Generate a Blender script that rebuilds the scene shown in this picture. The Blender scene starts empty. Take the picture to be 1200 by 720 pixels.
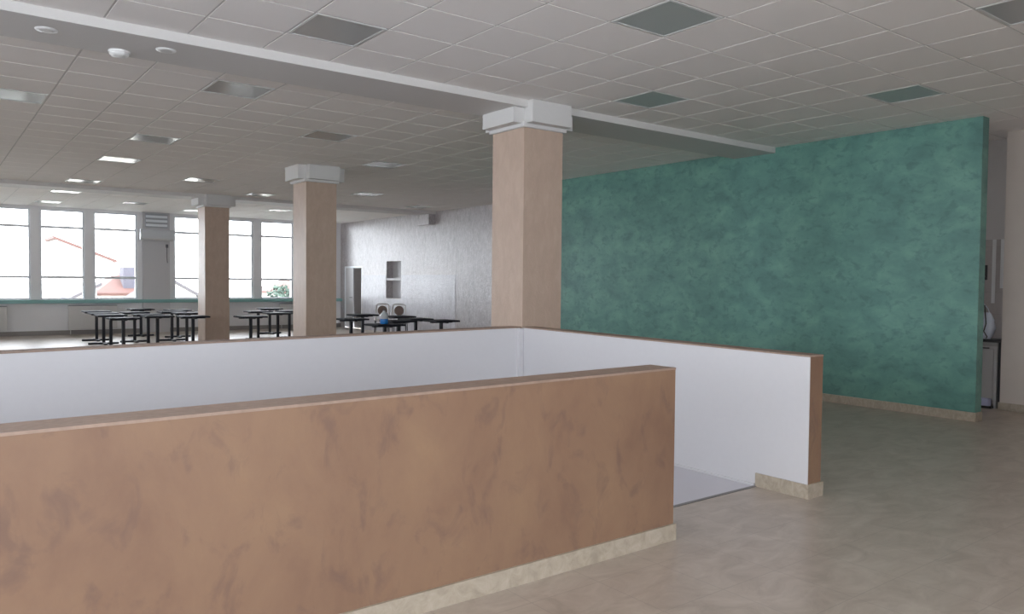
import bpy, math, random
from mathutils import Vector, Matrix
random.seed(7)
S = bpy.context.scene
COL = S.collection

# ------------------------------------------------------------------ camera, sky, sun, exposure
# world axes follow the building: X and Y run along the ceiling grid, Z up, floor at 0
EYE = (0.0, 0.0, 1.564)
YAW, PITCH, ROLL, FPX = 0.919, -0.0315, 0.0095, 907.1
def cam_axes():
    cp, sp, c, s = math.cos(PITCH), math.sin(PITCH), math.cos(ROLL), math.sin(ROLL)
    r = Vector((1, 0, 0)); f = Vector((0, cp, sp)); u = Vector((0, -sp, cp))
    r, u = c*r + s*u, -s*r + c*u
    A = Vector((math.sin(YAW), math.cos(YAW), 0)); B = Vector((-math.cos(YAW), math.sin(YAW), 0))
    return [Vector((v.dot(A), v.dot(B), v.z)) for v in (r, u, -f)]
cd = bpy.data.cameras.new('camera'); cam = bpy.data.objects.new('camera', cd); COL.objects.link(cam)
cd.sensor_width = 36.0; cd.lens = FPX/1200*36.0; cd.clip_start = 0.05; cd.clip_end = 300
m3 = Matrix(cam_axes()).transposed()
cam.matrix_world = Matrix.Translation(EYE) @ m3.to_4x4()
S.camera = cam

SKY_STRENGTH = 9.0
w = bpy.data.worlds.new('overcast_sky'); S.world = w; w.use_nodes = True
bg = w.node_tree.nodes['Background']; bg.inputs['Color'].default_value = (0.91, 0.95, 1.02, 1); bg.inputs['Strength'].default_value = SKY_STRENGTH
S.view_settings.view_transform = 'Standard'; S.view_settings.look = 'None'
S.view_settings.gamma = 1.0; S.view_settings.use_curve_mapping = False
S.view_settings.exposure = 0.47
S.cycles.max_bounces = 14; S.cycles.diffuse_bounces = 8; S.cycles.glossy_bounces = 4
S.cycles.transparent_max_bounces = 12; S.cycles.sample_clamp_indirect = 8.0

def portal(name, loc, size, rot):
    l = bpy.data.lights.new(name, 'AREA'); l.shape = 'RECTANGLE'; l.size, l.size_y = size
    l.cycles.is_portal = True
    o = bpy.data.objects.new(name, l); COL.objects.link(o); o.location = loc; o.rotation_euler = rot
    return o
R90 = math.pi/2
# sky portals just outside the window strips (light enters the room through them)
portal('daylight_portal', (3.2, 25.1, 2.2), (17, 2.7), (-R90, 0, 0))
portal('daylight_portal', (-6.7, 9.8, 2.2), (2.7, 28.5), (0, -R90, 0))
portal('daylight_portal', (12.1, 8.4, 2.0), (2.0, 4.2), (0, R90, 0))  # portal of the added, unseen kitchen window
portal('daylight_portal', (-1.0, -4.5, 2.2), (10.2, 2.7), (R90, 0, 0))

# ------------------------------------------------------------------ materials
MATS = {}
def newmat(name):
    m = bpy.data.materials.new(name); m.use_nodes = True; MATS[name] = m
    nt = m.node_tree; return m, nt, nt.nodes, nt.links, nt.nodes['Principled BSDF']
def plain(name, col, rough=0.5, metal=0.0, spec=0.5, bump=0.0, bscale=60, var=0.0):
    m, nt, N, L, p = newmat(name)
    p.inputs['Base Color'].default_value = (*col, 1); p.inputs['Roughness'].default_value = rough
    p.inputs['Metallic'].default_value = metal; p.inputs['Specular IOR Level'].default_value = spec
    tc = N.new('ShaderNodeTexCoord'); nz = N.new('ShaderNodeTexNoise')
    nz.inputs['Scale'].default_value = bscale; nz.inputs['Detail'].default_value = 4
    L.new(tc.outputs['Object'], nz.inputs['Vector'])
    mx = N.new('ShaderNodeMix'); mx.data_type = 'RGBA'
    v = max(var, 0.02)
    mx.inputs[6].default_value = (*[c*(1-v) for c in col], 1); mx.inputs[7].default_value = (*[min(1, c*(1+v)) for c in col], 1)
    L.new(nz.outputs['Fac'], mx.inputs[0]); L.new(mx.outputs[2], p.inputs['Base Color'])
    if bump:
        b = N.new('ShaderNodeBump'); b.inputs['Strength'].default_value = bump; b.inputs['Distance'].default_value = 0.01
        L.new(nz.outputs['Fac'], b.inputs['Height']); L.new(b.outputs['Normal'], p.inputs['Normal'])
    return m
def ramp(N, stops):
    r = N.new('ShaderNodeValToRGB'); e = r.color_ramp.elements
    while len(e) > 1: e.remove(e[0])
    e[0].position, e[0].color = stops[0][0], (*stops[0][1], 1)
    for pos, c in stops[1:]:
        k = e.new(pos); k.color = (*c, 1)
    return r
def plaster(name, dark, mid, light, streak, scale=2.0, stretch=(1, 1, 1), rot=(0, 0, 0), rough=0.5, spec=0.4, bump=0.15,
            streak_scale=3.0, streak_pos=(0.58, 0.72), streak_amt=0.6, dist=1.2, fine=40, bdist=0.01):
    m, nt, N, L, p = newmat(name)
    p.inputs['Roughness'].default_value = rough; p.inputs['Specular IOR Level'].default_value = spec
    tc = N.new('ShaderNodeTexCoord'); mp = N.new('ShaderNodeMapping'); mp.inputs['Scale'].default_value = stretch; mp.inputs['Rotation'].default_value = rot
    L.new(tc.outputs['Object'], mp.inputs['Vector'])
    n1 = N.new('ShaderNodeTexNoise'); n1.inputs['Scale'].default_value = scale; n1.inputs['Detail'].default_value = 7
    n1.inputs['Roughness'].default_value = 0.62; n1.inputs['Distortion'].default_value = dist
    L.new(mp.outputs[0], n1.inputs['Vector'])
    r1 = ramp(N, [(0.30, dark), (0.5, mid), (0.70, light)]); L.new(n1.outputs['Fac'], r1.inputs[0])
    n2 = N.new('ShaderNodeTexNoise'); n2.inputs['Scale'].default_value = streak_scale; n2.inputs['Detail'].default_value = 6
    n2.inputs['Roughness'].default_value = 0.6; n2.inputs['Distortion'].default_value = dist*1.6
    L.new(mp.outputs[0], n2.inputs['Vector'])
    mr = N.new('ShaderNodeMapRange'); mr.inputs[1].default_value, mr.inputs[2].default_value = streak_pos
    mr.inputs[3].default_value = 0; mr.inputs[4].default_value = streak_amt
    L.new(n2.outputs['Fac'], mr.inputs[0])
    mx = N.new('ShaderNodeMix'); mx.data_type = 'RGBA'; mx.inputs[7].default_value = (*streak, 1)
    L.new(mr.outputs[0], mx.inputs[0]); L.new(r1.outputs[0], mx.inputs[6]); L.new(mx.outputs[2], p.inputs['Base Color'])
    n3 = N.new('ShaderNodeTexNoise'); n3.inputs['Scale'].default_value = fine; n3.inputs['Detail'].default_value = 5
    L.new(mp.outputs[0], n3.inputs['Vector'])
    ad = N.new('ShaderNodeMath'); ad.operation = 'ADD'; L.new(n3.outputs['Fac'], ad.inputs[0]); L.new(n1.outputs['Fac'], ad.inputs[1])
    b = N.new('ShaderNodeBump'); b.inputs['Strength'].default_value = bump; b.inputs['Distance'].default_value = bdist
    L.new(ad.outputs[0], b.inputs['Height']); L.new(b.outputs['Normal'], p.inputs['Normal'])
    return m

ORANGE = plaster('terracotta_plaster', (.21, .121, .080), (.25, .15, .096), (.29, .18, .11), (.150, .090, .072),
                 scale=1.9, stretch=(1.25, 1, .75), rot=(0, .5, 0), streak_scale=5.5, streak_pos=(.535, .67), streak_amt=.5, rough=.5, bump=.12, dist=.35, fine=18)
TEAL = plaster('teal_plaster', (.098, .225, .205), (.132, .295, .252), (.178, .37, .306), (.070, .165, .160),
               scale=2.3, stretch=(1, 1, 1.5), streak_scale=8.0, streak_pos=(.52, .66), streak_amt=.5, rough=.40, bump=.16, dist=.3, fine=24)
COLP = plaster('column_stucco', (.47, .355, .28), (.51, .385, .305), (.55, .425, .34), (.60, .485, .40),
               scale=5, stretch=(1.6, 1.6, .7), streak_scale=16, streak_pos=(.55, .75), streak_amt=.3, rough=.45, bump=.3, dist=.4, fine=50)
PINK = plaster('pearl_plaster', (.33, .30, .305), (.43, .395, .40), (.51, .475, .48), (.68, .65, .67),
               scale=6, stretch=(1.6, 1.6, .7), streak_scale=14, streak_pos=(.5, .68), streak_amt=.6, rough=.30, spec=.8, bump=.6, dist=.8, fine=26, bdist=.012)
LOWBAND = plaster('pale_gloss_band', (.47, .455, .49), (.56, .55, .59), (.62, .61, .65), (.74, .73, .77),
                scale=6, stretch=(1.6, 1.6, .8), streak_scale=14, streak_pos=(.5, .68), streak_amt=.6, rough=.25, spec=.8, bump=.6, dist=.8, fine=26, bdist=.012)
WHITE = plain('white_paint', (.62, .612, .63), .45, bump=.05, bscale=25)
CAPW = plain('capital_paint', (.64, .63, .62), .5, bump=.05, bscale=30)
SOFF = plain('beam_paint', (.64, .625, .61), .6, bump=.04)
PAREND = plain('parapet_coping', (.33, .235, .185), .6, bump=.3, bscale=30, var=.25)
GREYW = plain('grey_wall_paint', (.62, .595, .575), .6)
TAUPE = plain('taupe_wall_paint', (.60, .54, .485), .5, bump=.08, var=.05, bscale=6)
FRAMEW = plain('window_white', (.86, .89, .93), .35)
SILLT = plain('teal_sill_paint', (.25, .48, .47), .35)
BLACK = plain('dark_metal', (.018, .019, .028), .35, spec=.5)
TOPB = plain('dark_tabletop', (.022, .023, .032), .65, spec=.15)
RADW = plain('radiator_enamel', (.68, .67, .66), .35)
PLAST = plain('white_plastic', (.78, .78, .77), .35)
TILEW = None
CEIL = plain('ceiling_tile', (.90, .87, .845), .85, spec=.2, bump=.1, bscale=140, var=.02)
GRIDM = plain('ceiling_grid', (.60, .58, .56), .6)
PANEL = plain('light_diffuser', (.46, .47, .46), .15, spec=.6)
PANFR = plain('light_frame', (.62, .62, .61), .4)
DOORG = plain('grey_door', (.17, .17, .185), .85, spec=.1)
LANDM = plain('landing_paint', (.60, .59, .64), .30, bump=.03, bscale=8)
METAL = plain('edge_strip', (.22, .21, .20), .4, metal=.6)
STEEL = plain('counter_dark', (.05, .05, .05), .3)
CABW = plain('cabinet_grey_white', (.50, .49, .48), .4)
BAGM = plain('plastic_bag', (.78, .84, .94), .3)
BOXM = plain('lilac_box', (.55, .58, .78), .4)
BLUE = plain('blue_label', (.02, .25, .75), .35)
BROWN = plain('brown_pad', (.20, .15, .13), .6)
CHROME = plain('chair_frame_white', (.72, .71, .71), .35)
ROOFM = plain('orange_roof_tiles', (.095, .046, .038), .8, bump=.3, bscale=4, var=.15)
ROOFG = plain('grey_roof_tiles', (.062, .055, .058), .8, var=.15, bscale=4)
HOUSEW = plain('house_render', (.75, .72, .66), .8)
LEAF = plain('shrub_leaf', (.035, .06, .042), .7, var=.3, bscale=3)
GROUND = plain('outdoor_ground', (.30, .30, .27), .9)
CHIMN = plain('grey_chimney', (.070, .066, .082), .8)

def tile_mat(name, size, grout, c0, c1, c2, rough, nscale, gw=0.004, origin=(0, 0), axes='XY', gamt=.5):
    """square tiles with a thin grout line, mottled like stone"""
    m, nt, N, L, p = newmat(name)
    tc = N.new('ShaderNodeTexCoord'); sp = N.new('ShaderNodeSeparateXYZ'); L.new(tc.outputs['Object'], sp.inputs[0])
    def line(sock, off):
        a = N.new('ShaderNodeMath'); a.operation = 'ADD'; a.inputs[1].default_value = 100*size - off; L.new(sock, a.inputs[0])
        b = N.new('ShaderNodeMath'); b.operation = 'MODULO'; b.inputs[1].default_value = size; L.new(a.outputs[0], b.inputs[0])
        c = N.new('ShaderNodeMath'); c.operation = 'LESS_THAN'; c.inputs[1].default_value = gw; L.new(b.outputs[0], c.inputs[0])
        return c.outputs[0]
    g = N.new('ShaderNodeMath'); g.operation = 'MAXIMUM'
    L.new(line(sp.outputs[axes[0]], origin[0]), g.inputs[0]); L.new(line(sp.outputs[axes[1]], origin[1]), g.inputs[1])
    n1 = N.new('ShaderNodeTexNoise'); n1.inputs['Scale'].default_value = nscale; n1.inputs['Detail'].default_value = 8
    n1.inputs['Roughness'].default_value = .65; n1.inputs['Distortion'].default_value = .8
    mp = N.new('ShaderNodeMapping'); mp.inputs['Scale'].default_value = (1, 1.7, 1); L.new(tc.outputs['Object'], mp.inputs[0]); L.new(mp.outputs[0], n1.inputs['Vector'])
    r = ramp(N, [(.32, c0), (.5, c1), (.68, c2)]); L.new(n1.outputs['Fac'], r.inputs[0])
    k = N.new('ShaderNodeMath'); k.operation = 'MULTIPLY'; k.inputs[1].default_value = gamt; L.new(g.outputs[0], k.inputs[0])
    mx = N.new('ShaderNodeMix'); mx.data_type = 'RGBA'; mx.inputs[7].default_value = (*grout, 1)
    L.new(k.outputs[0], mx.inputs[0]); L.new(r.outputs[0], mx.inputs[6]); L.new(mx.outputs[2], p.inputs['Base Color'])
    p.inputs['Roughness'].default_value = rough
    b = N.new('ShaderNodeBump'); b.inputs['Strength'].default_value = .1; b.inputs['Distance'].default_value = .004
    L.new(n1.outputs['Fac'], b.inputs['Height']); L.new(b.outputs['Normal'], p.inputs['Normal'])
    return m
FLOORM = tile_mat('stone_floor_tiles', .45, (.30, .26, .22), (.375, .315, .26), (.45, .385, .325), (.52, .455, .39), .34, 3.5, gw=.006, origin=(.1, .2), gamt=.45)
BASEM = tile_mat('stone_skirting_tiles', .45, (.40, .34, .27), (.33, .28, .215), (.41, .35, .275), (.47, .41, .335), .4, 12, gw=.003, gamt=.3)
TILEW = tile_mat('kitchen_wall_tiles', .30, (.30, .28, .27), (.46, .42, .40), (.50, .46, .44), (.54, .50, .48), .2, 3, gw=.004, axes='YZ', gamt=.6)

def glass_mat():
    m, nt, N, L, p = newmat('window_glass')
    N.remove(p); out = N['Material Output']
    t = N.new('ShaderNodeBsdfTransparent'); t.inputs[0].default_value = (.96, .97, .97, 1)
    g = N.new('ShaderNodeBsdfGlossy'); g.inputs['Roughness'].default_value = .02
    f = N.new('ShaderNodeFresnel'); f.inputs[0].default_value = 1.45
    mx = N.new('ShaderNodeMixShader'); L.new(f.outputs[0], mx.inputs[0]); L.new(t.outputs[0], mx.inputs[1]); L.new(g.outputs[0], mx.inputs[2])
    L.new(mx.outputs[0], out.inputs[0]); return m
GLASS = glass_mat()

# ------------------------------------------------------------------ mesh helpers
class MB:
    def __init__(s): s.v = []; s.f = []; s.sm = []
    def add(s, vs, fs, smooth=False):
        o = len(s.v); s.v += [tuple(v) for v in vs]; s.f += [tuple(i+o for i in f) for f in fs]; s.sm += [smooth]*len(fs); return s
    def box(s, a, b):
        (x0, y0, z0), (x1, y1, z1) = a, b
        return s.hexa([(x0, y0), (x1, y0), (x1, y1), (x0, y1)], [z0]*4, [z1]*4)
    def hexa(s, xy, zb, zt):
        vs = [(x, y, z) for (x, y), z in zip(xy, zb)] + [(x, y, z) for (x, y), z in zip(xy, zt)]
        n = len(xy)
        fs = [tuple(range(n-1, -1, -1)), tuple(range(n, 2*n))] + [(i, (i+1) % n, n+(i+1) % n, n+i) for i in range(n)]
        return s.add(vs, fs)
    def bbox(s, a, b, r=0.01):
        """box with chamfered vertical and horizontal edges"""
        (x0, y0, z0), (x1, y1, z1) = a, b
        r = min(r, (x1-x0)/2.5, (y1-y0)/2.5, (z1-z0)/2.5)
        def ring(i, z):
            return [(x0+i+r, y0+i, z), (x1-i-r, y0+i, z), (x1-i, y0+i+r, z), (x1-i, y1-i-r, z), (x1-i-r, y1-i, z), (x0+i+r, y1-i, z), (x0+i, y1-i-r, z), (x0+i, y0+i+r, z)]
        q = r*.6
        rings = [ring(q, z0), ring(0, z0+q), ring(0, z1-q), ring(q, z1)]
        vs = sum(rings, []); fs = [tuple(range(7, -1, -1)), tuple(range(24, 32))]
        for k in range(3):
            for i in range(8):
                j = (i+1) % 8; fs.append((k*8+i, k*8+j, k*8+8+j, k*8+8+i))
        return s.add(vs, fs)
    def lathe(s, prof, c=(0, 0, 0), n=20, smooth=True):
        vs = []; fs = []
        for r, z in prof:
            for k in range(n):
                a = 2*math.pi*k/n; vs.append((c[0]+r*math.cos(a), c[1]+r*math.sin(a), c[2]+z))
        for i in range(len(prof)-1):
            for k in range(n):
                j = (k+1) % n; fs.append((i*n+k, i*n+j, i*n+n+j, i*n+n+k))
        s.add(vs, fs, smooth)
        s.add([vs[k] for k in range(n)], [tuple(range(n-1, -1, -1))]); t = (len(prof)-1)*n
        s.add([vs[t+k] for k in range(n)], [tuple(range(n))]); return s
    def tube(s, pts, r, n=10):
        P = [Vector(p) for p in pts]; vs = []; fs = []
        for i, p in enumerate(P):
            d = (P[min(i+1, len(P)-1)] - P[max(i-1, 0)]).normalized()
            a = d.orthogonal().normalized() if i == 0 else (a - d*a.dot(d)).normalized()
            b = d.cross(a); ri = r[i] if isinstance(r, (list, tuple)) else r
            for k in range(n):
                t = 2*math.pi*k/n; vs.append(p + ri*(math.cos(t)*a + math.sin(t)*b))
        for i in range(len(P)-1):
            for k in range(n):
                j = (k+1) % n; fs.append((i*n+k, i*n+j, i*n+n+j, i*n+n+k))
        fs += [tuple(range(n-1, -1, -1)), tuple(range((len(P)-1)*n, len(P)*n))]
        return s.add(vs, fs, True)
    def build(s, name, mat, parent=None):
        me = bpy.data.meshes.new(name); me.from_pydata(s.v, [], s.f); me.validate()
        for p, sm in zip(me.polygons, s.sm): p.use_smooth = sm
        me.materials.append(mat); o = bpy.data.objects.new(name, me); COL.objects.link(o)
        if parent: o.parent = parent
        return o
def tag(o, label, cat=None, group=None, kind=None):
    o['label'] = label
    if cat: o['category'] = cat
    if group: o['group'] = group
    if kind: o['kind'] = kind
    return o
def empty(name, loc=(0, 0, 0), rz=0.0):
    o = bpy.data.objects.new(name, None); COL.objects.link(o); o.location = loc; o.rotation_euler = (0, 0, rz); o.empty_display_size = .1
    return o
def copy_thing(root, loc, rz=0.0):
    r = root.copy(); COL.objects.link(r); r.location = loc; r.rotation_euler = (0, 0, rz)
    for ch in list(root.children):
        c = ch.copy(); COL.objects.link(c); c.parent = r
        for g in list(ch.children):
            d = g.copy(); COL.objects.link(d); d.parent = c
    return r
def struct(name, mb, mat, label=None, cat=None):
    o = mb.build(name, mat); o['kind'] = 'structure'
    if label: tag(o, label, cat)
    return o

# ------------------------------------------------------------------ room shell
XL, XR, YB, YF, CZ = -6.2, 11.4, -4.0, 24.6, 3.53
PX0, PX1, PY0, PY1 = -3.6, 3.0, 3.42, 6.62          # stair opening in the floor
fl = MB()
T = -.30
fl.box((XL, YB, T), (XR, 3.33, 0)); fl.box((XL, 3.33, T), (PX0, YF, 0)); fl.box((PX0, PY1, T), (XR, YF, 0))
fl.box((PX0, 3.33, T), (PX1, PY0, 0)); fl.box((PX1, 3.33, T), (XR, 3.585, 0)); fl.box((5.14, 3.585, T), (XR, PY1, 0))
struct('floor', fl, FLOORM, 'beige mottled stone tile floor of the whole hall', 'floor')
struct('trim_1', MB().box((PX1, 3.60, T), (5.14, PY1, .001)), LANDM, 'pale bluish white landing floor between the low walls', 'floor')
struct('trim_2', MB().box((3.3, 3.575, -.02), (5.14, 3.605, .004)), METAL, 'thin dark metal strip edging the white landing', 'trim')
st = MB()
for k in range(9):
    st.box((PX1-.3*(k+1), PY0, -.17*(k+2)), (PX1-.3*k, PY1-.01, -.17*(k+1)))
st.box((PX0, PY0, -1.75), (PX1-2.7, PY1-.01, -1.60)); st.box((PX0-.1, PY0, -1.75), (PX0, PY1, T)); st.box((PX0, PY0-.1, -1.75), (PX1, PY0, T)); st.box((PX0, PY1, -1.75), (PX1, PY1+.1, T))
struct('floor_stairs', st, LANDM, 'stairs going down between the low walls', 'stairs')

# ceiling: slab plus exposed grid
cg = struct('ceiling', MB().box((XL, YB, CZ), (XR, YF, CZ+.12)), GRIDM, 'suspended ceiling of square off-white tiles in a grid', 'ceiling')
GX, GY, G = 2.915, 4.229, .6
PAN_CELLS = set()
def ceiling_tiles(cells):
    mb = MB(); g = .009; d = .005
    for i in range(-20, 15):
        for j in range(-15, 35):
            xa, xb, ya, yb = GX+G*i+g, GX+G*(i+1)-g, GY+G*j+g, GY+G*(j+1)-g
            xa, xb, ya, yb = max(xa, XL), min(xb, XR), max(ya, YB), min(yb, YF)
            if (i, j) in cells or xb-xa < .03 or yb-ya < .03: continue
            mb.box((xa, ya, CZ-d), (xb, yb, CZ+.001))
    mb.build('tiles', CEIL, cg)

def win_wall(name, axis, at, thick, lo, hi, openings, z0, z1, mat, label):
    """wall along X (axis 0, at Y) or along Y (axis 1, at X) with a row of openings"""
    mb = MB()
    def bx(a, b, za, zb):
        if b - a < 1e-4: return
        if axis == 0: mb.box((a, min(at, at+thick), za), (b, max(at, at+thick), zb))
        else: mb.box((min(at, at+thick), a, za), (max(at, at+thick), b, zb))
    c = lo
    for a, b in openings:
        bx(c, a, 0, CZ); bx(a, b, 0, z0); bx(a, b, z1, CZ); c = b
    bx(c, hi, 0, CZ)
    return struct(name, mb, mat, label, 'wall')
bayA = [(.03, 1.09), (1.30, 2.36), (2.58, 3.655), (3.885, 5.016)]
bayB = [(6.03, 7.08), (7.30, 8.41), (8.655, 9.73), (9.95, 11.0)]
bayC = [(a-5.95, b-5.95) for a, b in bayA]
bayC = bayC[2:]; bayD = []
WZ0, WZ1 = .975, 3.46
far_open = bayD + bayC + bayA + bayB
win_wall('wall_far', 0, YF, .35, XL-.35, XR+.35, far_open, WZ0, WZ1, plain('far_wall_paint', (.86, .86, .88), .5), 'white window wall at the far end of the hall')
left_open = [(-3.6+2.45*k, -1.6+2.45*k) for k in (0, 1, 2, 3, 5, 8)]
win_wall('wall_left', 1, XL, -.35, YB-.35, YF, left_open, WZ0, WZ1, WHITE, 'white window wall along the side of the hall')
back_open = [(-5.8+1.6*k, -4.4+1.6*k) for k in range(6)]
win_wall('wall_back', 0, YB, -.35, XL, XR, back_open, WZ0, WZ1, WHITE, 'white wall behind the viewer with windows')

def window(n, axis, at, a, b, depth, rows, label, sgn=1, WZ0=WZ0, WZ1=WZ1):
    root = empty('window_%d' % n, ((a+b)/2, at, WZ0) if axis == 0 else (at, (a+b)/2, WZ0)); root['kind'] = 'structure'
    tag(root, label, 'window')
    h = (b-a)/2; H = WZ1-WZ0
    def put(mb, u0, u1, d0, d1, z0, z1):
        d0, d1 = sorted((d0*sgn, d1*sgn))
        if axis == 0: mb.box((u0, d0, z0), (u1, d1, z1))
        else: mb.box((d0, u0, z0), (d1, u1, z1))
    fr = MB(); t = .045
    put(fr, -h, -h+t, .06, .13, 0, H); put(fr, h-t, h, .06, .13, 0, H); put(fr, -h+t, h-t, .06, .13, 0, t); put(fr, -h+t, h-t, .06, .13, H-t, H)
    fr.build('window_frame', FRAMEW, root)
    zs = [t] + rows + [H-t]
    for r in rows:
        mb = MB(); put(mb, -h+t, h-t, .06, .13, r-.035, r+.035); mb.build('transom', FRAMEW, root)
    for i in range(len(zs)-1):
        mb = MB(); put(mb, -h+t, h-t, .092, .098, zs[i]+(.035 if i else 0), zs[i+1]-(.035 if i < len(zs)-2 else 0)); mb.build('pane', GLASS, root)
    return root
n = 1
ordw = ['first', 'second', 'third', 'fourth']
for bi, (bay, bn) in enumerate(((bayD, 'out of sight at the far left'), (bayC, 'beyond the left edge of the view'), (bayA, 'left of the air conditioner'), (bayB, 'right of the air conditioner'))):
    for i, (a, b) in enumerate(bay):
        window(n, 0, YF, a, b, .35, [.62, 2.0], 'tall white three-row window in the far wall, %s of those %s' % (ordw[i], bn)); n += 1
for i, (a, b) in enumerate(left_open):
    window(n, 1, XL, a, b, .35, [.62, 2.0], 'side window of the hall, %s one from the viewer end' % ('first', 'second', 'third', 'fourth', 'fifth', 'sixth')[i], -1); n += 1
for i, (a, b) in enumerate(back_open):
    window(n, 0, YB, a, b, .35, [.62, 2.0], 'window behind the viewer, %s one along' % ('first', 'second', 'third', 'fourth', 'fifth', 'sixth')[i], -1); n += 1

window(n, 1, XR, 7.4, 9.4, .35, [.62], 'unseen window added behind the teal wall to light the kitchen', 1, 1.1, 2.4); n += 1  # unseen window, added to brighten the kitchen recess
# teal window board along the far wall
struct('trim_3', MB().bbox((XL, YF-.14, .875), (XR, YF+.06, .972), .012), SILLT, 'long teal window board under the far windows', 'windowsill')
struct('baseboard_far', MB().box((XL, YF-.018, 0), (XR, YF, .12)), plain('dark_skirting', (.30, .28, .27), .5), 'grey baseboard under the far windows', 'baseboard')

# right wall (pearl) with niche and door opening
DY0, DY1, NY0, NY1 = 23.0, 24.3, 20.42, 21.33
pw = MB(); W2 = XR+.35
pw.box((XR, 12.0, 0), (W2, NY0, CZ)); pw.box((XR, NY0, 0), (W2, NY1, 1.05)); pw.box((XR, NY0, 2.18), (W2, NY1, CZ))
pw.box((XR, NY1, 0), (W2, DY0, CZ)); pw.box((XR, DY0, 2.06), (W2, DY1, CZ)); pw.box((XR, DY1, 0), (W2, YF, CZ))
struct('wall_right', pw, PINK, 'long pearly pinkish plaster wall right of the tables', 'wall')
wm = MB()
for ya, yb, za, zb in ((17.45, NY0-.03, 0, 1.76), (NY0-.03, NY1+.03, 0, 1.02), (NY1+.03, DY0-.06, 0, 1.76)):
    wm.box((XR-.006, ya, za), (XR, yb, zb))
struct('trim_12', wm, LOWBAND, 'paler glossy lower band on the pearly wall', 'wainscot')  # paler, glossier band over the lower part of the wall
nb = MB(); nb.box((XR+.22, NY0, 1.05), (XR+.26, NY1, 2.18)); nb.box((XR+.01, NY0, 1.60), (XR+.22, NY1, 1.66))
struct('trim_4', nb, WHITE, 'recessed white serving niche with one shelf in the pearly wall', 'niche')
d1 = empty('door_1', (XR, DY0, 0)); d1['kind'] = 'structure'; tag(d1, 'open doorway with grey door in the pearly wall near the windows', 'door')
fr = MB(); fr.box((.0, 0, 0), (.2, .05, 2.06)); fr.box((0, DY1-DY0-.05, 0), (.2, DY1-DY0, 2.06)); fr.box((0, .05, 2.0), (.2, DY1-DY0-.05, 2.06)); fr.build('door_frame', FRAMEW, d1)
MB().box((.02, .68, .01), (.06, DY1-DY0-.05, 2.0)).build('door_leaf', WHITE, d1)
lo = MB().hexa([(.06, .055), (.63, .12), (.625, .16), (.055, .095)], [.01]*4, [2.0]*4).build('door_leaf', DOORG, d1); lo['label'] = 'dark grey door leaf standing open'
MB().tube([(.52, .15, 1.02), (.52, .20, 1.02), (.42, .19, 1.02)], .011, 8).build('door_handle', METAL, lo)
MB().tube([(.02, .74, 1.02), (-.03, .74, 1.02), (-.03, .86, 1.02)], .011, 8).build('door_handle', METAL, d1)
rc = MB(); rc.box((.20, -.9, -.05), (1.8, 2.0, 0)); rc.box((1.8, -.9, -.05), (1.9, 2.0, 2.3)); rc.box((.35, -1.0, -.05), (1.9, -.9, 2.3)); rc.box((.35, 2.0, -.05), (1.9, 2.1, 2.3)); rc.box((.35, -1.0, 2.3), (1.9, 2.1, 2.4))
rc.build('inner_room', GREYW, d1)

# partition that closes the kitchen off behind the teal wall, kitchen back wall, taupe pier
kw = MB(); kw.box((XR, 4.03, 0), (W2, 7.4, CZ)); kw.box((XR, 7.4, 0), (W2, 9.4, 1.1)); kw.box((XR, 7.4, 2.4), (W2, 9.4, CZ)); kw.box((XR, 9.4, 0), (W2, 12.0, CZ))
struct('wall_passage', kw, GREYW, 'pale grey wall seen past the edge of the teal wall', 'wall')
struct('trim_5', MB().box((XR-.012, 4.05, 0), (XR, 6.3, 2.2)), TILEW, 'tiled splashback on the grey wall past the teal wall', 'wall tiles')
for nm, yy in (('trim_6', 4.325), ('trim_7', 4.20)):
    pass
struct('wall_side', MB().box((10.9, YB, 0), (W2, 4.03, CZ)), TAUPE, 'taupe wall at the right edge of the hall', 'wall')
struct('baseboard_side', MB().box((10.885, YB, 0), (10.9, 4.045, .10)), BASEM, 'stone baseboard along the taupe wall', 'baseboard')

# teal wall
struct('wall_teal', MB().box((9.7, 3.84, 0), (9.86, 12.0, CZ)), TEAL, 'teal plaster partition wall reaching from floor to ceiling', 'wall')
MB().box((9.86, 3.86, 0), (9.866, 12.0, CZ-.005)).build('white_bounce_face', WHITE, bpy.data.objects['wall_teal'])  # unseen white face, added to bounce daylight into the kitchen recess
bb = MB(); bb.box((9.685, 3.825, 0), (9.7, 12.0, .105)); bb.box((9.7, 3.825, 0), (9.86, 3.84, .105))
struct('baseboard_teal', bb, BASEM, 'beige stone baseboard at the foot of the teal wall', 'baseboard')

# low walls round the stairs
def top_z(xa, xb, za, zb): return lambda x: za + (zb-za)*(x-xa)/(xb-xa)
# near one
NX1 = 3.64
zt = top_z(.2, 3.64, 1.037, 1.057)
xs = (-4.2, NX1); y0, y1 = 3.125, 3.33
wn = struct('wall_near', MB().hexa([(xs[0], y0), (xs[1], y0), (xs[1], y1), (xs[0], y1)], [0]*4, [zt(xs[0])-.012, zt(xs[1])-.012]*1 + [zt(xs[1])-.012, zt(xs[0])-.012]), ORANGE,
            'low terracotta plaster wall in front, nearest the viewer', 'low wall')
cz = MB(); cz.hexa([(xs[0], y0-.002), (xs[1]+.002, y0-.002), (xs[1]+.002, y1), (xs[0], y1)], [zt(xs[0])-.012, zt(xs[1])-.012, zt(xs[1])-.012, zt(xs[0])-.012], [zt(xs[0]), zt(xs[1]), zt(xs[1]), zt(xs[0])])
cz.build('coping', PAREND, wn)
MB().box((xs[0], y1, T), (xs[1]-.0, y1+.012, .99)).build('white_lining', WHITE, wn)
bb = MB(); bb.box((xs[0], y0-.014, 0), (xs[1]+.014, y0, .100)); bb.box((xs[1], y0, 0), (xs[1]+.014, y1, .100))
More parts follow.
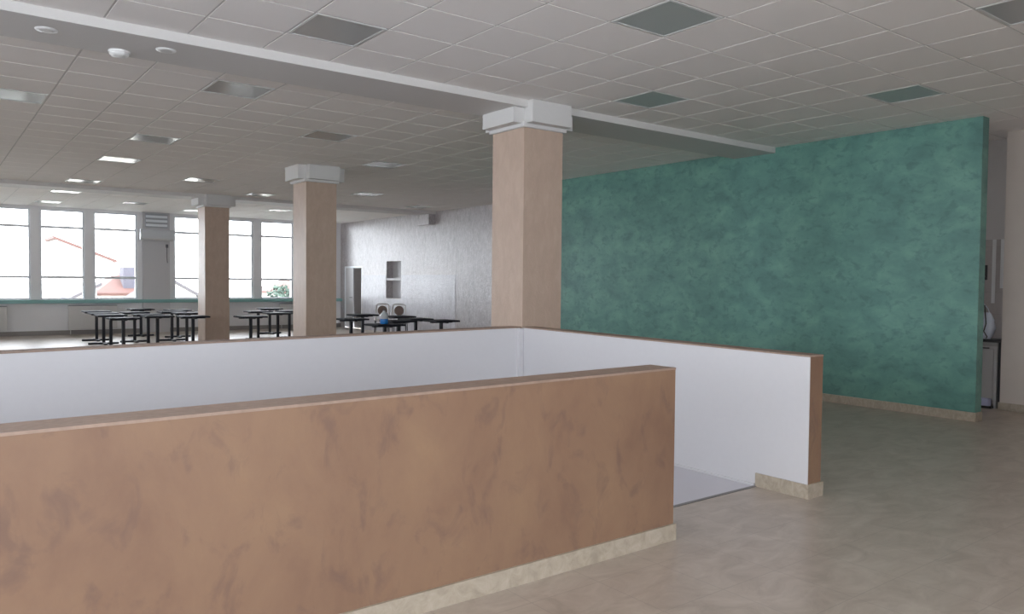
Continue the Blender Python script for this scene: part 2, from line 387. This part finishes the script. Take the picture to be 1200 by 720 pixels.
struct('baseboard_near', bb, BASEM, 'beige stone baseboard along the foot of the near terracotta wall', 'baseboard')
# far one
zf = top_z(.4, 5.2, 1.030, 1.086)
fx0, fx1, fy0, fy1 = -4.2, 5.20, 6.63, 6.80
wf = struct('wall_stairwell', MB().hexa([(fx0, fy0), (fx1, fy0), (fx1, fy1), (fx0, fy1)], [0]*4, [zf(fx0)-.012, zf(fx1)-.012, zf(fx1)-.012, zf(fx0)-.012]), ORANGE,
            'low white-faced wall across the stairwell below the three columns', 'low wall')
MB().hexa([(fx0, fy0-.008), (fx1-.02, fy0-.008), (fx1-.02, fy1+.005), (fx0, fy1+.005)], [zf(fx0)-.012, zf(fx1)-.012, zf(fx1)-.012, zf(fx0)-.012], [zf(fx0), zf(fx1), zf(fx1), zf(fx0)]).build('coping', PAREND, wf)
MB().hexa([(fx0, fy0-.012), (fx1-.03, fy0-.012), (fx1-.03, fy0), (fx0, fy0)], [-1.6, 0, 0, -1.6], [zf(fx0)-.014, zf(fx1)-.014, zf(fx1)-.014, zf(fx0)-.014]).build('white_lining', WHITE, wf)
# right one
rx = lambda y: 5.145 + (5.19-5.145)*(y-3.15)/(6.62-3.15)
zr = lambda y: 1.053 + (1.086-1.053)*(y-3.15)/(6.62-3.15)
ra, rb, th = 3.15, 6.60, .165
P4 = [(rx(ra), ra), (rx(ra)+th, ra), (rx(rb)+th, rb), (rx(rb), rb)]
wr = struct('wall_landing', MB().hexa(P4, [0]*4, [zr(ra)-.012, zr(ra)-.012, zr(rb)-.012, zr(rb)-.012]), ORANGE,
            'low white-faced wall with terracotta end beside the white landing', 'low wall')
MB().hexa([(rx(ra)-.010, ra-.002), (rx(ra)+th+.002, ra-.002), (rx(rb)+th+.002, rb), (rx(rb)-.010, rb)], [zr(ra)-.012, zr(ra)-.012, zr(rb)-.012, zr(rb)-.012], [zr(ra), zr(ra), zr(rb), zr(rb)]).build('coping', PAREND, wr)
MB().hexa([(rx(ra)-.008, ra+.0), (rx(ra), ra+.0), (rx(rb), rb), (rx(rb)-.008, rb)], [0]*4, [zr(ra)-.013]*2 + [zr(rb)-.013]*2).build('white_lining', WHITE, wr)
MB().hexa([(rx(3.60)-.026, 3.60), (rx(3.60)-.008, 3.60), (rx(rb)-.008, rb), (rx(rb)-.026, rb)], [.002]*4, [.018]*4).build('bead', WHITE, wr)
bb = MB(); bb.hexa([(rx(ra)-.022, ra-.014), (rx(ra)-.008, ra-.014), (rx(3.59)-.008, 3.59), (rx(3.59)-.022, 3.59)], [0]*4, [.105]*4)
bb.hexa([(rx(ra)-.008, ra-.014), (rx(ra)+th+.014, ra-.014), (rx(ra)+th+.014, ra), (rx(ra)-.008, ra)], [0]*4, [.105]*4)
bb.hexa([(rx(ra)+th, ra), (rx(ra)+th+.014, ra), (rx(rb)+th+.014, rb), (rx(rb)+th, rb)], [0]*4, [.105]*4)
struct('baseboard_landing', bb, BASEM, 'stone baseboard around the end of the low white wall', 'baseboard')
struct('trim_6', MB().box((5.125, 6.575, 0), (5.175, 6.62, 1.07)), WHITE, 'white corner strip where the two low white walls meet', 'trim')

# ceiling beams along the column rows
for k, (y, x1, lab) in enumerate(((6.6, 9.7, 'shallow white ceiling beam over the nearest column'), (18.5, XR, 'shallow white ceiling beam over the farthest column'))):
    struct('trim_%d' % (7+k), MB().box((XL, y-.04, 3.448), (x1, y+.66, CZ-.001)), SOFF, lab, 'beam')

# ------------------------------------------------------------------ columns
def column(x, y, label):
    root = empty('column', (x, y, 0)); root['kind'] = 'thing'
    tag(root, label, 'column', 'square stucco columns')
    MB().box((0, 0, 0), (.55, .575, 3.27)).build('shaft', COLP, root)
    ring = MB(); ring.bbox((-.035, -.035, 3.245), (.585, .61, 3.30), .01); ring.build('moulding', CAPW, root)
    cap = MB(); e = .145
    q = [(0, -e), (.55, -e), (.55, 0), (.55+e, 0), (.55+e, .575), (.55, .575), (.55, .575+e), (0, .575+e), (0, .575), (-e, .575), (-e, 0), (0, 0)]
    cap.hexa(q, [3.285]*12, [CZ-.008]*12)
    c = cap.build('capital', CAPW, root); c['label'] = 'white boxed capital with notched corners'
    return root
CY = (6.62, 12.58, 18.47)
column(5.195, CY[0], 'nearest and largest square stucco column, at the corner of the low walls')
column(5.195, CY[1], 'middle square stucco column of the row, second from the viewer')
column(5.195, CY[2], 'farthest and smallest square stucco column, in front of the windows')
struct('trim_10', MB().box((XR-.20, 18.52, 3.16), (XR, 19.25, CZ-.01)), PINK, 'boxed beam end high on the pearly wall', 'beam end')
struct('trim_11', MB().box((5.14, YF-.10, 0), (5.88, YF, CZ-.005)), WHITE, 'white pier between the far windows behind the air conditioner', 'pier')

# ------------------------------------------------------------------ ceiling light panels
def panel():
    root = empty('ceiling_light')
    f = MB(); a, b = .0, .6; t = .018
    for p, q in (((a+.013, a+.013), (b-.013, a+.013+t)), ((a+.013, b-.013-t), (b-.013, b-.013)), ((a+.013, a+.013+t), (a+.013+t, b-.013-t)), ((b-.013-t, a+.013+t), (b-.013, b-.013-t))):
        f.box((*p, -.008), (*q, .002))
    f.build('frame', PANFR, root)
    MB().box((.031, .031, -.004), (.569, .569, .002)).build('diffuser', PANEL, root)
    return root
PAN = [  # grid cell (i, j) and label
    (-1, 2, 'dark grey square ceiling panel above the beam, left of the nearest column'),
    (2, -1, 'large dark grey square ceiling panel at the top edge above the column'),
    (5, 2, 'dark green-grey square ceiling panel just right of the nearest column capital'),
    (8, -1, 'dark green-grey square ceiling panel above the right part of the teal wall'),
    (5, -4, 'dark square ceiling panel cut off by the top right corner'),
    (-1, 6, 'greyish reflecting ceiling panel just beyond the beam, left of the middle'),
    (-4, 9, 'pale ceiling panel cut off by the left edge of the view'),
    (-1, 12, 'partly bright ceiling panel, first bright one in the row left of the columns'),
    (-1, 16, 'bright ceiling panel, second in the row left of the columns'),
    (-1, 22, 'bright ceiling panel, third in the row left of the columns'),
    (-1, 26, 'bright ceiling panel, fourth in the row left of the columns'),
    (-1, 31, 'small bright ceiling panel nearest the leftmost windows'),
    (2, 19, 'bright ceiling panel just left of the farthest column capital'),
    (2, 29, 'small bright ceiling panel over the windows left of the air conditioner'),
    (2, 9, 'faint pinkish ceiling panel left of the nearest column and past the beam'),
    (5, 12, 'bright ceiling panel right of the middle column, nearest of that row'),
    (5, 22, 'bright ceiling panel between the farthest and middle columns, nearer one'),
    (5, 31, 'small bright ceiling panel beside the farthest column near the windows'),
    (8, 19, 'bright ceiling panel right of the middle column, second of that row'),
    (8, 28, 'small bright ceiling panel between the farthest and middle columns, by the windows'),
    (12, 22, 'faint ceiling panel near the pearly wall beside the beam end'),
    (12, 25, 'faint small ceiling panel over the chairs by the pearly wall'),
]
p0 = panel()
ceiling_tiles({(i, j) for i, j, _ in PAN})
for k, (i, j, lab) in enumerate(PAN):
    loc = (GX+.6*i, GY+.6*j, CZ)
    o = p0 if k == 0 else copy_thing(p0, loc)
    o.location = loc; tag(o, lab, 'ceiling light', 'square ceiling light panels')

# smoke detectors and small round ceiling fittings
def detector(loc, r, label, group):
    root = empty('smoke_detector', loc); tag(root, label, 'smoke detector', group)
    MB().lathe([(r*.98, 0), (r, -.012), (r*.96, -.018)][::-1], n=24).build('base', PLAST, root)
    MB().lathe([(r*.35, -.046), (r*.70, -.042), (r*.84, -.03), (r*.86, -.018)], n=24).build('dome', PLAST, root)
    return root
detector((1.325, 7.13, 3.449), .085, 'domed white smoke detector under the far edge of the nearest beam', 'ceiling detectors')
def spot(loc, label):
    root = empty('ceiling_spotlight', loc); tag(root, label, 'spotlight', 'round fittings in the beam')
    MB().lathe([(.052, -.010), (.075, -.006), (.078, 0)], n=24).build('rim', PLAST, root)
    MB().lathe([(.04, -.013), (.05, -.0105)], n=20).build('lens', PANFR, root)
spot((.775, 6.86, 3.447), 'round white fitting under the beam at the left')
spot((1.62, 6.84, 3.447), 'faint round fitting under the beam right of the smoke detector')

# ------------------------------------------------------------------ far wall fittings
ac = empty('air_conditioner', (5.51, YF-.10, 2.70)); tag(ac, 'white wall air conditioner on the pier between the far windows', 'air conditioner')
body = MB(); prof = [(0, 0), (-.12, 0), (-.20, .05), (-.21, .13), (-.20, .27), (-.17, .31), (0, .31)]
vs = [(-.46, a, b) for a, b in prof] + [(.46, a, b) for a, b in prof]; k = len(prof)
body.add(vs, [tuple(range(k)), tuple(range(2*k-1, k-1, -1))] + [(i, k+i, k+(i+1) % k, (i+1) % k) for i in range(k)]); body.build('body', plain('ac_plastic', (.62, .64, .67), .4), ac)
MB().hexa([(-.42, -.215), (.42, -.215), (.42, -.13), (-.42, -.13)], [.035, .035, -.01, -.01], [.05, .05, .005, .005]).build('louvre', PANFR, ac)
vt = empty('ventilation_grille', (5.51, YF-.10, 3.08)); tag(vt, 'grey banded grille above the air conditioner on the pier', 'grille')
MB().bbox((-.31, -.05, 0), (.31, 0, .40), .01).build('frame', plain('grille_grey', (.42, .44, .47), .5), vt)
for k in range(3):
    MB().box((-.29, -.075, .03+k*.125), (.29, -.05, .10+k*.125)).build('slat', FRAMEW, vt)
sw = empty('thermostat', (5.80, YF-.10, 2.50)); tag(sw, 'small dark box below the air conditioner', 'thermostat')
MB().bbox((-.035, -.03, 0), (.035, 0, .10), .006).build('case', DOORG, sw)
MB().tube([(0, -.012, 0), (0, -.012, -.30), (.012, -.012, -.45)], .010, 8).build('cable', DOORG, sw)

def radiator(xa, xb, label):
    root = empty('radiator', ((xa+xb)/2, YF-.03, 0)); tag(root, label, 'radiator', 'radiators under the far windows')
    h = (xb-xa)/2
    MB().bbox((-h, -.115, .14), (h, -.05, .80), .012).build('panel', RADW, root)
    ribs = MB(); n_ = int(2*h/.10)
    for i in range(n_):
        x_ = -h + .04 + i*(2*h-.08)/(n_-1); ribs.box((x_-.028, -.123, .18), (x_+.028, -.114, .76))
    ribs.build('ribs', RADW, root)
    MB().box((-h, -.12, .80), (h, -.045, .815)).build('top_grille', DOORG, root)
    MB().tube([(-h+.06, -.06, .14), (-h+.06, -.06, .0)], .012, 8).build('pipe', RADW, root)
    MB().tube([(-h+.3, -.05, .5), (-h+.3, .0, .5)], .015, 8).build('bracket', RADW, root)
    MB().tube([(h-.3, -.05, .5), (h-.3, .0, .5)], .015, 8).build('bracket', RADW, root)
radiator(.55, 1.80, 'white radiator under the leftmost window in view')
radiator(3.22, 4.45, 'white radiator under the windows behind the left table group')
radiator(9.23, 10.4, 'white radiator under the windows just left of the middle column')

# ------------------------------------------------------------------ tables
def table(label, loc, rz=0.0):
    root = empty('pedestal_table', loc, rz)
    tag(root, label, 'table', 'dark pedestal tables in the far hall')
    MB().bbox((-.30, -.29, .715), (.30, .29, .75), .010).build('tabletop', TOPB, root)
    fr = MB(); fr.box((-.26, -.03, .69), (.26, .03, .715)); fr.box((-.03, -.25, .69), (.03, -.03, .715)); fr.box((-.03, .03, .69), (.03, .25, .715)); fr.build('bracket', BLACK, root)
    MB().bbox((-.032, -.032, .03), (.032, .032, .69), .008).build('post', BLACK, root)
    MB().bbox((-.33, -.035, .0), (.33, .035, .045), .012).build('foot', BLACK, root)
    MB().bbox((-.035, -.30, .0), (.035, -.035, .040), .012).build('foot', BLACK, root)
    MB().bbox((-.035, .035, .0), (.035, .30, .040), .012).build('foot', BLACK, root)
    return root
A_ = 'dark table left of the farthest column, '
B_ = 'dark table between farthest and middle columns, '
C_ = 'dark table right of the middle column, '
TAB = [
    (3.50, 21.85, A_+'at its far left corner'), (3.45, 20.60, A_+'just in front of the far left corner one'),
    (3.42, 19.55, A_+'third from the back on its left side'), (3.38, 17.95, A_+'nearest of all on its left side'),
    (4.20, 20.95, A_+'in the middle of its back half'), (4.78, 23.05, A_+'farthest back, by the radiator'),
    (4.21, 19.55, A_+'in the middle, second from the front'), (4.21, 18.65, A_+'in the middle of its front row'),
    (5.08, 20.98, A_+'at its right half, third from the front'), (5.50, 22.10, A_+'farthest back at its right end'),
    (5.20, 20.05, A_+'at its right half, second from the front'), (4.84, 18.15, A_+'front right one, next to the column'),
    (5.95, 17.6, B_+'nearest, standing beside the farthest column'), (7.08, 20.35, B_+'in the middle of its back row'),
    (7.18, 19.20, B_+'in the middle of its front row'), (8.10, 22.3, B_+'farthest back, near the windows'), (7.97, 20.45, B_+'at its right end, beside the middle column'),
    (7.45, 15.55, C_+'at its left end, next to the column'), (8.62, 17.35, C_+'farthest back on its left side'),
    (9.00, 16.20, C_+'in front of the white chairs'), (8.72, 14.95, C_+'second from its right end'),
    (8.82, 14.05, C_+'at its right end, before the pearly wall'), (7.95, 14.35, C_+'in its middle, behind the blue water jug'),
    (7.05, 13.25, C_+'nearest, with the blue water jug on it'),
]
t0 = table(TAB[0][2], (TAB[0][0], TAB[0][1], 0))
for x, y, lab in TAB[1:]:
    o = copy_thing(t0, (x, y, 0)); o['label'] = lab

# water jug on the nearest table of the right group
jug = empty('water_jug', (7.06, 13.30, .75)); tag(jug, 'clear water jug with blue lower half on a dark table', 'bottle')
MB().lathe([(.072, 0), (.078, .01), (.078, .085), (.075, .095)], n=20).build('label_band', BLUE, jug)
MB().lathe([(.074, .095), (.077, .11), (.077, .16), (.06, .20), (.03, .225), (.024, .25)], n=20).build('body', plain('clear_plastic', (.66, .70, .74), .2), jug)
MB().lathe([(.028, .25), (.028, .275)], n=16).build('cap', DOORG, jug)

# chairs against the pearly wall
def chair(label, loc, rz):
    root = empty('dining_chair', loc, rz); tag(root, label, 'chair', 'white framed chairs by the pearly wall')
    MB().bbox((-.21, -.21, .44), (.21, .21, .475), .02).build('seat', CHROME, root)
    bk = MB()
    n_ = 20; vs = []
    for s_ in (0, 1):
        for i in range(n_):
            a = 2*math.pi*i/n_; vs.append((.135*math.cos(a)*(1 if abs(math.cos(a)) < .9 else 1), -.215 - .03*s_ - .03*math.sin(a), .73 + .14*math.sin(a)))
    bk.add(vs, [tuple(range(n_)), tuple(range(2*n_-1, n_-1, -1))] + [((i+1) % n_, i, n_+i, n_+(i+1) % n_) for i in range(n_)])
    b_ = bk.build('back_pad', BROWN, root); b_['label'] = 'brown oval back pad'
    fr = MB(); fr.tube([(-.19, -.20, .44), (-.19, -.225, .70), (-.175, -.255, .88), (-.12, -.26, .915), (.12, -.26, .915), (.175, -.255, .88), (.19, -.225, .70), (.19, -.20, .44)], .020, 8)
    fr.build('back_frame', CHROME, root)
    for sx in (-1, 1):
        for sy in (-1, 1):
            MB().tube([(sx*.18, sy*.18, .44), (sx*.20, sy*.21, 0)], [.015, .012], 8).build('leg', BLACK, root)
    return root
c0 = chair('white framed chair with brown back, left one by the pearly wall niche', (10.62, 20.15, 0), -.40)
c1 = copy_thing(c0, (10.98, 19.72, 0), -.62); c1['label'] = 'white framed chair with brown back, right one by the pearly wall niche'

# ------------------------------------------------------------------ kitchen corner past the teal wall
cab = empty('kitchen_cabinet', (11.0, 4.06, 0)); tag(cab, 'grey kitchen cabinet with dark worktop past the teal wall', 'cabinet')
MB().box((.02, .09, .10), (.37, 1.4, .80)).build('body', CABW, cab)
cdoor = MB().bbox((0, .095, .12), (.02, .70, .76), .006).build('door', CABW, cab)
MB().bbox((-.02, -.005, .85), (.375, 1.42, .885), .008).build('worktop', STEEL, cab)
MB().box((.0, .045, .80), (.37, 1.4, .85)).build('drawer_rail', plain('rail_grey', (.36, .35, .34), .4), cab)
MB().box((-.005, .0, .0), (.03, .035, .85)).build('leg', STEEL, cab)  # black upright standing in for the dark gap between cabinet and wall
MB().box((.0, .05, .0), (.03, .085, .80)).build('side_post', CABW, cab)
MB().tube([(-.012, .14, .775), (-.03, .18, .775), (-.03, .40, .775), (-.012, .44, .775)], .008, 8).build('handle', STEEL, cdoor)
bg_ = empty('plastic_bag', (11.14, 4.32, .885)); tag(bg_, 'white and bluish plastic bag on the kitchen worktop', 'bag')
bgm = MB(); prof = [(.07, 0), (.105, .05), (.115, .14), (.10, .25), (.075, .32), (.06, .345)]
bgm.lathe(prof, n=24)
bgm.v = [(v[0]*.6 + .01*math.sin(9*v[2]*3+v[1]*30), v[1]*1.05+.012*math.sin(20*v[2]+v[0]*40), v[2]) for v in bgm.v]
bgm.build('body', BAGM, bg_)
MB().tube([(0, -.055, .33), (0, -.03, .40), (0, .02, .46), (0, .06, .40), (0, .065, .33)], .006, 8).build('handle', BAGM, bg_)
MB().tube([(-.02, .0, .44), (-.075, -.03, .32), (-.085, -.045, .20), (-.085, -.02, .10), (-.08, -.06, .03), (-.085, -.05, .008)], .008, 8).build('strap', STEEL, bg_)
bx = empty('storage_box', (10.93, 4.26, 0)); tag(bx, 'low lilac white box on the floor under the kitchen cabinet', 'box')
MB().bbox((-.035, -.10, .03), (.06, .40, .125), .01).build('body', BOXM, bx)
MB().bbox((-.04, -.13, 0), (.06, .42, .03), .008).build('tray', STEEL, bx)
for lab, y_, z0_ in (('pale upright strip on the kitchen tiles, left one', 4.325, 1.35), ('pale upright strip on the kitchen tiles, right one', 4.225, 1.55)):
    o = MB().bbox((XR-.024, y_-.022, z0_), (XR-.012, y_+.022, 2.2), .004).build('pale_strip', PLAST); tag(o, lab, 'edging', 'upright pale strips')  # pale upright strips set on the tiles
hk = empty('wall_hook', (XR-.012, 4.43, 1.66)); tag(hk, 'small black hook on the tiles beside the teal wall', 'hook')
MB().bbox((-.02, -.03, 0), (0, .03, .20), .006).build('plate', STEEL, hk)
MB().tube([(-.02, 0, .05), (-.05, 0, .03), (-.06, 0, .07)], .008, 8).build('peg', STEEL, hk)

# ------------------------------------------------------------------ outdoors beyond the windows
struct('ground', MB().box((-80, 26, -4.2), (120, 160, -4.0)), GROUND, 'pale ground outside below the windows', 'ground')
def house(x0, x1, y0, y1, prof, roofm, label, hip=False):
    """walls and a roof; prof = (x, z) points of the roof line from left to right, extruded along Y (or hipped)"""
    root = empty('house', ((x0+x1)/2, (y0+y1)/2, -4.0)); tag(root, label, 'house', 'houses beyond the windows')
    hx, hy = (x1-x0)/2, (y1-y0)/2
    P = [(x-(x0+x1)/2, z+4.0) for x, z in prof]
    wl = MB(); k = len(P)
    if hip:
        e, (ra_, rz_), (rb_, _) = P[0][1], P[1], P[2]
        wl.box((-hx, -hy, 0), (hx, hy, e))
        o = .35; T_ = .15
        lo_ = [(-hx-o, -hy-o), (hx+o, -hy-o), (hx+o, hy+o), (-hx-o, hy+o)]
        vs = [(a, b, e) for a, b in lo_] + [(a, b, e+T_) for a, b in lo_] + [(ra_, 0, rz_), (rb_, 0, rz_)]
        rf = MB().add(vs, [(3, 2, 1, 0), (0, 1, 5, 4), (1, 2, 6, 5), (2, 3, 7, 6), (3, 0, 4, 7), (4, 5, 9, 8), (5, 6, 9), (6, 7, 8, 9), (7, 4, 8)])
    else:
        q = [(P[0][0], 0)] + P + [(P[-1][0], 0)]; n_ = len(q)
        vs = [(a, -hy, b) for a, b in q] + [(a, hy, b) for a, b in q]
        wl.add(vs, [tuple(range(n_-1, -1, -1)), tuple(range(n_, 2*n_))] + [(i, (i+1) % n_, n_+(i+1) % n_, n_+i) for i in range(n_)])
        rf = MB(); T_ = .16
        up = [(P[0][0]-.2, P[0][1]-.2*(P[1][1]-P[0][1])/(P[1][0]-P[0][0]))] + P[1:-1] + [(P[-1][0]+.2, P[-1][1]+.2*(P[-1][1]-P[-2][1])/(P[-1][0]-P[-2][0]))]
        for (a, b), (c, d) in zip(up, up[1:]):
            rf.add([(a, -hy-.35, b), (c, -hy-.35, d), (c, -hy-.35, d+T_), (a, -hy-.35, b+T_), (a, hy+.35, b), (c, hy+.35, d), (c, hy+.35, d+T_), (a, hy+.35, b+T_)],
                   [(0, 1, 2, 3), (7, 6, 5, 4), (0, 4, 5, 1), (1, 5, 6, 2), (2, 6, 7, 3), (3, 7, 4, 0)])
    wl.build('walls', HOUSEW, root); rf.build('roof', roofm, root)
    return root
h1 = house(7.95, 11.6, 48.35, 53.0, [(7.9, .62), (9.7, 2.15), (10.6, 2.15)], ROOFM, 'house with orange hipped roof behind the third window from the left edge', hip=True)
MB().bbox((9.15-9.775, 48.5-50.675, 4.9), (9.95-9.775, 49.6-50.675, 6.25), .03).build('dormer', CHIMN, h1)
house(6.75, 9.95, 56.0, 60.0, [(6.75, 3.98), (9.95, 2.70)], ROOFM, 'white house with one sloping orange verge, behind the orange hipped roof')
house(5.75, 7.3, 45.5, 47.5, [(5.75, .28), (7.3, 1.1)], ROOFG, 'low white house with a grey sloping roof left of the orange hipped roof')
house(9.0, 11.9, 44.0, 46.5, [(9.0, .5), (10.5, 1.52), (11.9, .70)], ROOFG, 'house with grey gable behind the window left of the farthest column')
house(18.6, 23.0, 50.5, 54.0, [(18.6, .7), (19.8, 1.62), (22.0, 1.62)], ROOFM, 'house with orange roof behind the garden shrub', hip=True)
# shrub
sh = empty('garden_shrub', (16.7, 44.0, -4.0)); tag(sh, 'green shrub outside behind the window beside the middle column', 'shrub')
tr = MB().tube([(0, 0, 0), (.05, .05, 2.0), (0, 0, 3.6)], [.10, .07, .04], 8); tr.build('trunk', CHIMN, sh)
lv = MB()
for k in range(420):
    a = random.uniform(0, 6.283); rr = 1.0*math.sqrt(random.random()); zz = random.uniform(3.0, 5.2)
    rr *= math.sqrt(max(.05, 1-((zz-4.1)/1.2)**2))
    c = Vector((rr*math.cos(a), rr*math.sin(a), zz)); u = Vector((random.gauss(0, 1), random.gauss(0, 1), random.gauss(0, 1))).normalized(); v = u.orthogonal().normalized(); L2 = random.uniform(.16, .28)
    n2 = u.cross(v)*.01
    lv.add([c-u*L2, c+v*L2*.45, c+u*L2, c-v*L2*.45, c+n2*6], [(0, 1, 4), (1, 2, 4), (2, 3, 4), (3, 0, 4)])
lv.build('foliage', LEAF, sh)
